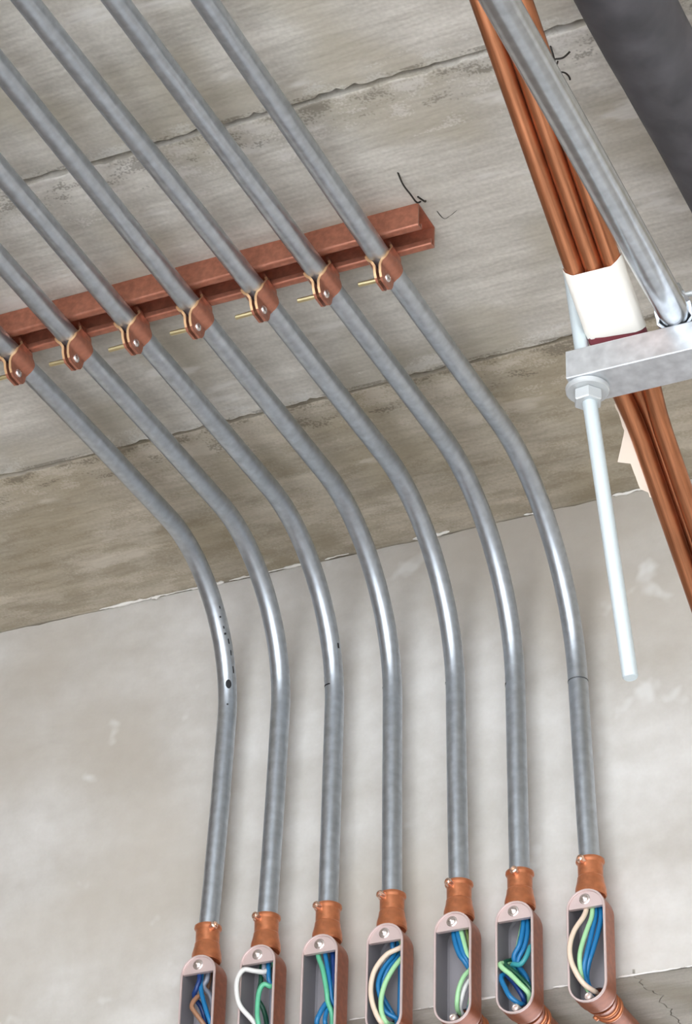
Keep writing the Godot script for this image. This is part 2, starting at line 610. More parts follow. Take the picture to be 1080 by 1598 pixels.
func conduit_path(i: int) -> Array:      # points, and the index where the straight drop meets the bend
	var r: float = BEND[i]
	var y_top := TOP - 0.03875
	var yz := [Vector2(HUB_Y - 0.012, STAND), Vector2(HUB_Y + 0.05, STAND), Vector2(lerpf(HUB_Y + 0.05, y_top - r, 0.5), STAND)]
	for k in 25:
		var a := PI / 2.0 * k / 24.0
		yz.append(Vector2(y_top - r + r * sin(a), STAND + r - r * cos(a)))
	for z in [0.34, 0.44, CLAMP_Z, 0.7, 0.9, 1.1, 1.4, 1.8, 2.2]:
		yz.append(Vector2(y_top, z))
	var s := [0.0]
	for k in range(1, yz.size()):
		s.append(s[k - 1] + yz[k].distance_to(yz[k - 1]))
	var s1 := 0.0
	var s2 := 0.0
	var s3 := 0.0
	for k in yz.size():
		if yz[k].x <= TOP - 0.25: s1 = s[k]
		if yz[k].y <= CLAMP_Z: s2 = s[k]
		if yz[k].y <= 0.9: s3 = s[k]
	var path := PackedVector3Array()
	for k in yz.size():
		var x: float
		if s[k] > s2:
			x = CLAMP_X[i] + (FAR_X[i] - CLAMP_X[i]) * (s[k] - s2) / (s3 - s2)
		else:
			var u: float = s[k]
			x = HUB_X[i] * (u - s1) * (u - s2) / (s1 * s2) + MID_X[i] * u * (u - s2) / (s1 * (s1 - s2)) + CLAMP_X[i] * u * (u - s1) / (s2 * (s2 - s1))
		path.append(Vector3(x, yz[k].x, yz[k].y))
	return [path, 3]


const ORDER := ["leftmost", "second from the left", "third from the left", "middle (fourth)", "fifth from the left", "sixth from the left", "rightmost"]


func band_on(path: PackedVector3Array, y: float, from: float, to: float, half: float) -> PackedVector3Array:   # a thin mark lying on the tube's skin, angles about the tube
	var at := path[0]
	var d := Vector3.UP
	for k in path.size() - 1:
		if path[k].y <= y and path[k + 1].y > y:
			at = path[k].lerp(path[k + 1], (y - path[k].y) / (path[k + 1].y - path[k].y))
			d = (path[k + 1] - path[k]).normalized()
	var x := (Vector3.RIGHT - d * d.x).normalized()
	var f := x.cross(d)
	var rings := []
	for k in 17:
		var a := lerpf(from, to, k / 16.0)
		var out := x * cos(a) + f * sin(a)
		var w := half * sqrt(maxf(0.08, 1.0 - pow((k - 8.0) / 8.0, 2.0))) if half > 0.005 else half * (0.35 if k == 0 or k == 16 else 1.0)
		rings.append(PackedVector3Array([at + out * (PIPE_R - 0.0003) + d * w, at + out * (PIPE_R + 0.00025) + d * w, at + out * (PIPE_R + 0.00025) - d * w, at + out * (PIPE_R - 0.0003) - d * w]))
	return outward(loft(rings))


func build_ceiling_run() -> void:
	# ceiling rail: a lipped channel, open side down
	var rail := thing("channel_rail", "copper-coloured lipped steel channel fixed across the ceiling, carrying the seven clamps", "rail", Vector3(0, TOP, STRUT_Z))
	var c := 0.0011
	var half := [Vector2(20.5 - 1.1, 0), Vector2(20.5, -1.1), Vector2(20.5, -25.0), Vector2(20.27, -26.15), Vector2(19.62, -27.12), Vector2(18.65, -27.77), Vector2(17.5, -28), Vector2(13.4, -28), Vector2(12.25, -27.6), Vector2(11.4, -26.75), Vector2(11, -25.6), Vector2(11, -21.6), Vector2(11.5, -21), Vector2(12.8, -21), Vector2(13.3, -21.6), Vector2(13.3, -25.6), Vector2(18.1, -25.6), Vector2(18.1, -2.4)]
	var outline := PackedVector2Array()
	for q in half:
		outline.append(q / 1000.0)
	for k in half.size():
		var q: Vector2 = half[half.size() - 1 - k]
		outline.append(Vector2(-q.x, q.y) / 1000.0)
	var channel := prism(outline, func(u, v, x): return Vector3(x, v, u), -0.42, 0.2475)
	put("channel", channel, "copper coating", rail, 30.0)
	for i in 7:
		build_clamp(i)
		var made := conduit_path(i)
		var path: PackedVector3Array = made[0]
		var name_of: String = ["leftmost galvanised conduit, with a dark round spot low on its bend", "second galvanised conduit from the left, bending down the wall beside the spotted leftmost one", "third galvanised conduit from the left, with a broken dark mark just under its bend", "galvanised conduit in the middle of the seven, with three others on each side", "fifth galvanised conduit from the left, bending down the plastered wall", "sixth galvanised conduit from the left, next to the rightmost one", "rightmost galvanised conduit of the seven, with a thin dark ring below its bend"][i]
		var o := thing("steel_conduit", name_of, "conduit", Vector3.ZERO, "seven parallel galvanised conduits bending from ceiling to wall")
		put("tube", tube(path, PIPE_R, 28), "galvanised steel", o, 60.0)
		if i == 6:
			put("ring_mark", band_on(path, TOP - 0.2475, -0.4, PI + 0.4, 0.0007), "grey mark", o)
		elif i == 0:
			put("paint_spot", band_on(path, TOP - 0.167, 0.68, 1.28, 0.0052), "dark mark", o)
			for q in [[0.112, 0.55, 0.8, 0.0012], [0.120, 0.35, 0.5, 0.003], [0.132, 0.3, 0.42, 0.003], [0.096, 0.7, 0.9, 0.001], [0.106, 0.62, 0.75, 0.0016], [0.150, 0.25, 0.36, 0.004], [0.088, 0.5, 0.62, 0.0016], [0.192, 1.0, 1.2, 0.0009]]:
				put("paint_speck", band_on(path, TOP - q[0], q[1], q[2], q[3]), "dark mark", o)
		elif i == 2:
			put("ring_mark", band_on(path, TOP - 0.193, 1.6, 2.9, 0.0008), "dark mark", o)
			put("paint_speck", band_on(path, TOP - 0.184, 2.75, 3.1, 0.003), "dark mark", o)
			put("paint_speck", band_on(path, TOP - 0.150, 0.2, 0.42, 0.003), "dark mark", o)
		elif i in [3, 4]:
			put("ring_mark", band_on(path, TOP - [0.209, 0.219][i - 3], 2.5, 3.15, 0.0008), "grey mark", o)
		elif i == 5:
			put("ring_mark", band_on(path, TOP - 0.236, 2.35, 3.15, 0.0014), "grey mark", o)


var clamp_parts := []


func clamp_meshes(pipe_r: float) -> Array:
	var arc := []
	var w := []
	var r := pipe_r + 0.0012
	for q in [[0.0075, 0.0178, 0.017], [0.0100, 0.0120, 0.017], [r + 0.0002, 0.0072, 0.020]]:
		arc.append(Vector2(q[0], q[1]))
		w.append(q[2])
	for k in 9:
		var a := lerpf(0.30, -1.08, k / 8.0)
		arc.append(Vector2(cos(a), sin(a)) * r)
		w.append(lerpf(0.025, 0.034, minf(1.0, k / 3.0)))
	for q in [[0.0042, -r - 0.0008, 0.033], [0.0030, -r - 0.003, 0.031], [0.0028, -r - 0.0105, 0.028], [0.0028, -r - 0.0150, 0.022], [0.0028, -r - 0.0175, 0.014]]:
		arc.append(Vector2(q[0], q[1]))
		w.append(q[2])
	var mirrored := []
	for q in arc:
		mirrored.append(Vector2(-q.x, q.y))
	var y := -r - 0.0088
	var shank := lathe([Vector2(0.0021, -0.026), Vector2(0.0025, -0.0255), Vector2(0.0025, 0.005)], 10, Vector3.RIGHT, Vector3(0, y, 0))
	var head := lathe([Vector2(0.0044, 0.0034), Vector2(0.0047, 0.0040), Vector2(0.0045, 0.0054), Vector2(0.0034, 0.0066), Vector2(0.0012, 0.0071), Vector2(0.0010, 0.0060), Vector2(0.0, 0.0060)], 18, Vector3.RIGHT, Vector3(0, y, 0))
	var nut := lathe([Vector2(0.0030, -0.0034), Vector2(0.0042, -0.0038), Vector2(0.0042, -0.0064), Vector2(0.0036, -0.0068)], 6, Vector3.RIGHT, Vector3(0, y, 0))
	var edges := mesh_of(strap_edge(arc, w, 0.0024))
	var edges_mirrored := mesh_of(strap_edge(mirrored, w, 0.0024))
	return [mesh_of(strap(arc, w, 0.0024), 30.0), mesh_of(strap(mirrored, w, 0.0024), 30.0), mesh_of(shank), mesh_of(head), mesh_of(nut, 20.0), edges, edges_mirrored]


func strap_edge(path: Array, widths: Array, thick: float) -> PackedVector3Array:      # front edge of a strap, pale to paint in the gloss it catches
	var rings := []
	for i in range(1, path.size() - 1):
		var d: Vector2 = (path[i + 1] - path[i - 1]).normalized()
		var side := Vector2(-d.y, d.x) * thick / 2.0
		var z: float = widths[i] / 2.0
		var a: Vector2 = path[i] + side * 1.04
		var b: Vector2 = path[i] - side * 1.04
		rings.append(PackedVector3Array([Vector3(a.x, a.y, z - 0.0004), Vector3(a.x, a.y, z + 0.0002), Vector3(b.x, b.y, z + 0.0002), Vector3(b.x, b.y, z - 0.0004)]))
	return outward(loft(rings))


func build_clamp(i: int) -> void:
	if clamp_parts.is_empty():
		clamp_parts = clamp_meshes(PIPE_R)
	var o := thing("pipe_clamp", "copper-coloured two-piece strap clamp holding the %s conduit to the ceiling rail" % ["leftmost", "second from left", "third from left", "middle", "fifth from left", "sixth from left", "rightmost"][i], "clamp", Vector3(CLAMP_X[i], TOP - 0.03875, CLAMP_Z), "seven pipe clamps on the ceiling rail")
	o.rotation.z = [0.03, -0.02, 0.02, -0.01, 0.03, 0.0, -0.02][i]
	for k in 2:
		var strap_half := put_mesh("strap_half", clamp_parts[k], "copper coating", o)
		labelled(put_mesh("glint_edge", clamp_parts[5 + k], "pale gold glint", strap_half), "front edge with a painted pale gold glint")
	var s := put_mesh("screw", clamp_parts[2], "brass screw", o)
	put_mesh("screw_head", clamp_parts[3], "bright screw", s)
	put_mesh("nut", clamp_parts[4], "brass screw", o)


# ------------------------------------------------------------------ conduit bodies and their wires

func build_wall_run() -> void:
	var mm := 0.001
	var top := -40.0 * mm
	var low := -162.0 * mm
	var hw := 20.3 * mm
	var inner := 18.3 * mm
	var edge := 2.0 * mm
	var front := 18.0 * mm
	var back := -18.0 * mm
	# casting: outer skin, rounded to the back, joined round the open front to the hollow inside
	var rings := [obround(inner, top - edge, low + edge, front - 0.001)]
	for q in [[0.0, front - 0.001], [0.0, -8.0 * mm], [0.8 * mm, -12.5 * mm], [3.0 * mm, -16.3 * mm], [6.5 * mm, back]]:
		rings.append(obround(hw - q[0], top - q[0], low + q[0], q[1]))
	rings.append(round_hole(0.0108, low + 0.018, back))
	var skin := loft(rings, true, false, false)
	var hollow := loft([obround(inner, top - edge, low + edge, front - 0.001), obround(inner, top - edge, low + edge, back + 4.5 * mm), obround(inner - 2.0 * mm, top - edge - 2.0 * mm, low + edge + 2.0 * mm, back + 2.5 * mm), round_hole(0.0108, low + 0.018, back + 2.5 * mm), round_hole(0.0108, low + 0.018, back - 1.0 * mm)], true, false, false)
	skin = facing_body(skin)
	var shell := mesh_of(skin, 40.0)
	var lining := mesh_of(flipped(facing_body(hollow)), 40.0)
	var rim_rings := [obround(inner - 0.1 * mm, top - edge - 0.1 * mm, low + edge + 0.1 * mm, front - 0.002), obround(inner - 0.1 * mm, top - edge - 0.1 * mm, low + edge + 0.1 * mm, front - 0.0002), obround(inner + 0.4 * mm, top - edge + 0.4 * mm, low + edge - 0.4 * mm, front + 0.0002), obround(hw - 0.4 * mm, top - 0.4 * mm, low + 0.4 * mm, front + 0.0002), obround(hw + 0.1 * mm, top + 0.1 * mm, low - 0.1 * mm, front - 0.0004), obround(hw + 0.1 * mm, top + 0.1 * mm, low - 0.1 * mm, front - 0.002)]
	rim_rings.append(rim_rings[0])
	var rim := mesh_of(outward(loft(rim_rings, true, false, false)), 30.0)
	# round hub the conduit enters
	var hub := mesh_of(lathe([Vector2(0.0110, 0.0), Vector2(0.0138, 0.0), Vector2(0.0147, -0.0008), Vector2(0.0148, -0.0032), Vector2(0.0140, -0.0042), Vector2(0.0130, -0.0056), Vector2(0.0128, -0.0200), Vector2(0.0136, -0.0212), Vector2(0.0137, -0.0232), Vector2(0.0142, -0.0262), Vector2(0.0158, -0.0330), Vector2(0.0161, -0.0395), Vector2(0.0150, -0.0412), Vector2(0.0120, -0.0415)], 32), 28.0)
	var set_screw := mesh_of(outward_all([lathe([Vector2(0.0044, 0.010), Vector2(0.0044, 0.0172), Vector2(0.0038, 0.0190), Vector2(0.0024, 0.0198), Vector2(0.0012, 0.0196), Vector2(0.0011, 0.0180), Vector2(0.0, 0.0180)], 14, Vector3(-0.42, 0.05, 0.9), Vector3(0, -0.0058, 0))]))
	# flat lug that takes the upper cover screw
	var lug_outline := PackedVector2Array()
	for k in 15:
		var a := lerpf(0.12, PI - 0.12, k / 14.0)
		lug_outline.append(Vector2(cos(a) * (inner + 0.0004), top - edge - inner + sin(a) * (inner + 0.0004)))
	lug_outline.append(Vector2(-inner - 0.0002, top - edge - inner + 0.0005))
	lug_outline.append(Vector2(inner + 0.0002, top - edge - inner + 0.0005))
	var lug := mesh_of(prism(lug_outline, func(u, v, a): return Vector3(u, v, a), 0.0120, 0.0163), 30.0)
	var cover_screw := mesh_of(lathe([Vector2(0.0058, -0.002), Vector2(0.0058, 0.0006), Vector2(0.0052, 0.0010), Vector2(0.0043, 0.0010), Vector2(0.0041, 0.0022), Vector2(0.0028, 0.0033), Vector2(0.0010, 0.0035), Vector2(0.0009, 0.0022), Vector2(0.0, 0.0022)], 18, Vector3.BACK, Vector3(-0.001, top - 0.0105, 0.0163)))
	var boss := mesh_of(lathe([Vector2(0.0050, -0.010), Vector2(0.0044, 0.012), Vector2(0.0044, 0.0150), Vector2(0.0036, 0.0170), Vector2(0.0020, 0.0180), Vector2(0.0012, 0.0178), Vector2(0.0011, 0.0150), Vector2(0.0, 0.0150)], 18, Vector3.BACK, Vector3(0, low + 0.0070, 0)))
	# outlet at the foot, turning back under the beam
	var elbow := mesh_of(lathe([Vector2(0.0002, 0.0500), Vector2(0.0108, 0.0500), Vector2(0.0108, 0.0236), Vector2(0.0172, 0.0230), Vector2(0.0170, 0.0255), Vector2(0.0162, 0.0285), Vector2(0.0140, 0.034), Vector2(0.0134, 0.046), Vector2(0.0136, 0.0520), Vector2(0.0002, 0.0521)], 32, Vector3.FORWARD, Vector3(0, low + 0.0180, 0.006)), 30.0)
	var collar_shape := PackedVector3Array()
	for z in [0.040, 0.050]:
		collar_shape.append_array(lathe([Vector2(0.0130, z - 0.0026), Vector2(0.0150, z - 0.0018), Vector2(0.0156, z), Vector2(0.0150, z + 0.0018), Vector2(0.0130, z + 0.0026)], 32, Vector3.FORWARD, Vector3(0, low + 0.0180, 0.006)))
	var collar := mesh_of(collar_shape, 50.0)
	var nipple := mesh_of(lathe([Vector2(0.0128, 0.050), Vector2(0.0128, 0.420), Vector2(0.0110, 0.421)], 28, Vector3.FORWARD, Vector3(0, low + 0.0180, 0.006)), 30.0)
	var low_screw := mesh_of(lathe([Vector2(0.0032, 0.008), Vector2(0.0032, 0.0168), Vector2(0.0026, 0.018), Vector2(0.0, 0.018)], 12, Vector3(-0.75, -0.66, 0.0), Vector3(0, low + 0.0180, -0.039)))
	var wires := [
		[ # body 0
			["navy", [Vector3(-3.8, -53.2, 9), Vector3(-1, -64.6, 11), Vector3(-4.1, -74.9, 11), Vector3(-8.6, -81.6, 6)], "dark blue wire at the top left inside the leftmost open conduit body"],
			["blue", [Vector3(-1.7, -55.7, 6), Vector3(0.3, -76.1, 9), Vector3(8.7, -100.1, 12), Vector3(14.5, -117.3, 10)], "blue wire curving down to the right inside the leftmost open conduit body"],
			["tan", [Vector3(-3.6, -84.7, 10), Vector3(-7, -95.1, 14), Vector3(-2.3, -103.8, 14), Vector3(5.8, -115.6, 10)], "tan wire with a sharp bend, low inside the leftmost open conduit body"],
			["grey", [Vector3(5, -55.9, 4), Vector3(5.1, -64.9, 6), Vector3(1, -71.5, 4)], "short grey wire at upper right inside the leftmost open conduit body"],
		],
		[ # body 1
			["white", [Vector3(3.9, -66.3, 6), Vector3(-4.9, -67.4, 14), Vector3(-13.9, -67.5, 21), Vector3(-19.2, -78.3, 24), Vector3(-19.4, -92.9, 24), Vector3(-15.8, -108.2, 21), Vector3(-4.4, -123.5, 12)], "white wire looping out past the left rim of the second conduit body from left"],
			["blue", [Vector3(4.5, -50.9, 2), Vector3(7.2, -65.4, 5), Vector3(8.3, -77.9, 4)], "blue wire behind the right rim of the second conduit body from left"],
			["grey", [Vector3(0.9, -51.1, 4), Vector3(2, -62.3, 6), Vector3(0.6, -66.6, 4)], "grey wire beside the blue one in the second conduit body from left"],
			["green", [Vector3(13.5, -85.7, 9), Vector3(6.9, -84.4, 14), Vector3(2.2, -92.7, 15), Vector3(1, -112.3, 15), Vector3(2.1, -127.4, 13)], "pale green hooked wire in the second conduit body from left"],
			["dkgreen", [Vector3(-3.8, -58.8, 0), Vector3(-4.2, -74.9, 0), Vector3(-6.5, -91.9, 0)], "dark green wire deep behind the white loop, second conduit body from left"],
		],
		[ # body 2
			["green", [Vector3(-5.9, -58.3, 8), Vector3(1.2, -76.8, 11), Vector3(6.5, -99.9, 12), Vector3(7.7, -113.7, 10), Vector3(10.7, -125.8, 6)], "pale green wire slanting down inside the third conduit body from left"],
			["blue", [Vector3(0.9, -55.6, 6), Vector3(5.7, -76.3, 8), Vector3(9.2, -95.8, 8), Vector3(10.2, -110.6, 5)], "blue wire behind the pale green one, third conduit body from left"],
			["navy", [Vector3(8.6, -54.6, 4), Vector3(11.3, -80.3, 5), Vector3(10.9, -100.2, 4)], "dark blue wire along the right rim inside the third conduit body from left"],
			["blue", [Vector3(4.8, -115, 9), Vector3(0.6, -126, 13), Vector3(-3, -137, 12)], "blue wire low down and furthest left inside the third conduit body"],
			["blue", [Vector3(5.7, -119, 6), Vector3(4.8, -129.3, 9), Vector3(5, -137.1, 9)], "blue wire low in the middle of the third conduit body's foot"],
		],
		[ # body 3
			["cream", [Vector3(13.5, -65.7, 8), Vector3(0.8, -74.1, 14), Vector3(-10.7, -90.8, 17), Vector3(-14.7, -110.3, 17), Vector3(-11.6, -130.4, 16), Vector3(-4.3, -146.9, 12)], "cream wire bowed far to the left inside the middle conduit body"],
			["blue", [Vector3(4.8, -70.5, 4), Vector3(-4.2, -85.7, 9), Vector3(-9.1, -101.6, 11), Vector3(-7.8, -115.7, 10), Vector3(-2.3, -132.9, 8), Vector3(8.2, -140.6, 2)], "blue bowed wire lying against the cream one inside the middle conduit body"],
			["blue", [Vector3(7, -72.1, 0), Vector3(0.2, -84.7, 5), Vector3(-6, -98.6, 6), Vector3(-6.9, -113.8, 5)], "blue bowed wire between two neighbours at the back of the middle conduit body"],
			["mint", [Vector3(14, -78.8, 8), Vector3(7.4, -90.3, 12), Vector3(-0.1, -105.7, 14), Vector3(-4.2, -122.2, 14), Vector3(-3.5, -137.5, 13), Vector3(0.5, -146.8, 9)], "green-yellow bowed wire, right of the blue ones inside the middle conduit body"],
			["blue", [Vector3(2.5, -51, 2), Vector3(2.2, -61.5, 1)], "short blue wire straight down from the top hub of the middle conduit body"],
		],
		[ # body 4
			["blue", [Vector3(-4.4, -52.3, 4), Vector3(-1.1, -69.1, 8), Vector3(4.3, -84.8, 9), Vector3(10.5, -95, 6)], "blue wire furthest left at the top of the fifth conduit body from left"],
			["blue", [Vector3(0.1, -53.9, 6), Vector3(5.2, -72.3, 10), Vector3(9.5, -86.1, 10), Vector3(13.1, -93.9, 7)], "blue wire second from the left at the top of the fifth conduit body"],
			["mint", [Vector3(4.3, -54.6, 6), Vector3(8.7, -69.8, 9), Vector3(12.6, -84.9, 9), Vector3(14.8, -91.8, 6)], "green-yellow wire at the top right of the fifth conduit body from left"],
			["olive", [Vector3(10, -54.7, 4), Vector3(12.8, -71.4, 5), Vector3(14, -81.7, 4)], "thin olive wire furthest right at the top of the fifth conduit body"],
			["mint", [Vector3(16.1, -101.9, 8), Vector3(10.4, -112.1, 13), Vector3(5.7, -124.7, 14), Vector3(3.1, -136.3, 12), Vector3(0.3, -142.2, 4)], "green-yellow wire curving down to the foot of the fifth conduit body"],
			["white", [Vector3(14, -110.3, 4), Vector3(9.7, -121.6, 8), Vector3(5.4, -133.3, 7), Vector3(2, -139.7, 2)], "white wire right of the green-yellow one at the foot of the fifth conduit body"],
		],
		[ # body 5
			["blue", [Vector3(5.4, -52.3, 4), Vector3(5.5, -69.7, 8), Vector3(2.6, -85.7, 10), Vector3(-4, -98.7, 8)], "blue wire curving left from the top of the sixth conduit body from left"],
			["blue", [Vector3(8.3, -53.2, 2), Vector3(9.9, -72.2, 6), Vector3(6.9, -88.2, 8), Vector3(-0.1, -103.4, 7)], "blue wire along the right at the top of the sixth conduit body"],
			["teal", [Vector3(13.3, -89.2, 8), Vector3(10.2, -100.3, 11), Vector3(3.8, -107.3, 11), Vector3(-6.5, -104.8, 6)], "blue-green wire curling under the blue ones in the sixth conduit body"],
			["mint", [Vector3(-16.5, -105.2, 14), Vector3(-5.3, -118.3, 14), Vector3(4.3, -129.7, 13), Vector3(11.8, -139.4, 9)], "green-yellow wire slanting straight across the sixth conduit body from left"],
			["dkgreen", [Vector3(-13.6, -102, 9), Vector3(0.3, -117.4, 9), Vector3(12.7, -133.9, 6)], "dark green wire slanting behind the green-yellow one in the sixth conduit body"],
			["blue", [Vector3(-16.9, -116.1, 10), Vector3(-11.9, -130.9, 13), Vector3(-5.9, -142.1, 13), Vector3(1.4, -147.4, 6)], "blue wire curving along the foot of the sixth conduit body from left"],
			["navy", [Vector3(-14, -110.6, 5), Vector3(-4.7, -124.1, 6), Vector3(3.2, -138.6, 4)], "dark blue wire under the slanting green ones in the sixth conduit body"],
		],
		[ # body 6
			["cream", [Vector3(-1.3, -53.3, 8), Vector3(-3.2, -66.9, 13), Vector3(-11.7, -83.1, 18), Vector3(-16.2, -98.6, 20), Vector3(-16.1, -114, 20), Vector3(-11.2, -129.2, 18), Vector3(-4.9, -140.3, 13), Vector3(1.8, -145.2, 4)], "cream wire in a long bow along the left rim of the rightmost conduit body"],
			["mint", [Vector3(3.7, -53.3, 7), Vector3(3.9, -68.8, 11), Vector3(-1.5, -86.2, 14), Vector3(-6.6, -102.7, 15), Vector3(-8.4, -114.7, 15), Vector3(-9, -127.8, 10), Vector3(-9.1, -132.5, 3)], "green-yellow wire between cream and blue ones in the rightmost conduit body"],
			["blue", [Vector3(5.9, -52, 4), Vector3(6.3, -67.5, 7), Vector3(3.7, -83.8, 10), Vector3(-1.5, -106.9, 12), Vector3(-5.2, -121.2, 11), Vector3(-6.5, -130.2, 4)], "blue wire next to the green-yellow one inside the rightmost conduit body"],
			["blue", [Vector3(9.8, -50.6, 2), Vector3(11.3, -67, 4), Vector3(8.3, -84.4, 6), Vector3(2.8, -104.4, 8), Vector3(-1.7, -117.4, 8), Vector3(-5.8, -129.5, 2)], "blue wire nearest the right rim inside the rightmost conduit body"],
		],
	]
	
	var bodies := ["leftmost open copper-coloured conduit body, cut off lowest by the picture's foot", "second open copper-coloured conduit body from the left, with a white wire looping out", "third open copper-coloured conduit body from the left, with crossing blue and green wires", "middle open copper-coloured conduit body, with a cream wire bowed to the left", "fifth open copper-coloured conduit body from the left, with a nearly empty grey inside", "sixth open copper-coloured conduit body from the left, with a green wire slanting across", "rightmost and highest open copper-coloured conduit body, with a long bowed cream wire"]
	for i in 7:
		var o := thing("conduit_body", bodies[i], "conduit body", Vector3(HUB_X[i], HUB_Y, STAND), "seven open conduit bodies on the wall")
		var s := put_mesh("casting", shell, "shaded copper coating", o)
		labelled(put_mesh("lining", lining, "cast grey", s), "bare grey cast inside")
		labelled(put_mesh("rim", rim, "pale rim tone", o), "pale rim round the opening")
		var h := put_mesh("hub", hub, "lit copper coating", o)
		var ss := put_mesh("set_screw", set_screw, "pale copper", h)
		ss.rotation.y = [1.3, 0.1, 0.05, 0.0, 0.1, 0.45, 0.15][i]
		put_mesh("screw_lug", lug, "pale rim tone", o)
		put_mesh("cover_screw", cover_screw, "bright screw", o)
		put_mesh("screw_boss", boss, "boss metal", o)
		var e := put_mesh("outlet", elbow, "shaded copper coating", o)
		put_mesh("collar", collar, "lit copper coating", e)
		put_mesh("nipple", nipple, "shaded copper coating", e)
		put_mesh("set_screw", low_screw, "lit copper coating", e)
		var nth := 0
		for w in wires[i]:
			var pts: Array = w[1]
			var full := []
			var first: Vector3 = pts[0]
			var last: Vector3 = pts[pts.size() - 1]
			if first.y > -60.0:
				full.append_array([Vector3(first.x * 0.3, -30, first.z * 0.2), Vector3(first.x * 0.75, -43, first.z * 0.7)])
			elif first.x > 8.0:
				full.append_array([Vector3(5, -42, -3), Vector3(14.2, first.y + 12.0, -2)])
			else:
				full.append_array([Vector3(3, -42, -6), Vector3(first.x * 0.6 + 2.0, first.y + 13.0, minf(first.z - 5.0, -4.0))])
			full.append_array(pts)
			if last.y < -125.0:
				full.append_array([Vector3(last.x * 0.6, -143, -6), Vector3(last.x * 0.3, -144, -24)])
			else:
				full.append_array([Vector3(minf(14.0, last.x + 5.0), last.y - 14.0, -6), Vector3(6, -143, -10), Vector3(3, -144, -24)])
			for k in full.size():
				full[k] = full[k] * mm
			nth += 1
			var wire := tag(put("wire", tube(spline(full, 7), [0.0026, 0.0027, 0.0025][nth % 3] if w[0] != "olive" else 0.0018, 10), "wire " + w[0], null, 60.0), w[2], "wire", "insulated wires inside the conduit bodies")
			wire.position = Vector3(HUB_X[i], HUB_Y, STAND)


func round_hole(r: float, y: float, z: float, n := 14) -> PackedVector3Array:     # a circle with as many points as an obround outline
	var ring := PackedVector3Array()
	for k in (n + 1) * 2:
		var a := TAU * (k + 0.5) / ((n + 1) * 2)
		ring.append(Vector3(r * cos(a), y + r * sin(a), z))
	return ring


func facing_body(t: PackedVector3Array) -> PackedVector3Array:     # an open cup: outward from its axis
	var sum := 0.0
	var mid := Vector3(0, -0.1, 0)
	for i in range(0, t.size(), 3):
		sum += (t[i + 1] - t[i]).cross(t[i + 2] - t[i]).dot(t[i] - mid)
	return flipped(t) if sum > 0.0 else t


func outward_all(list: Array) -> PackedVector3Array:
	var t := PackedVector3Array()
	for q in list:
		t.append_array(q)
	return t


# ------------------------------------------------------------------ trapeze hanger and what it carries

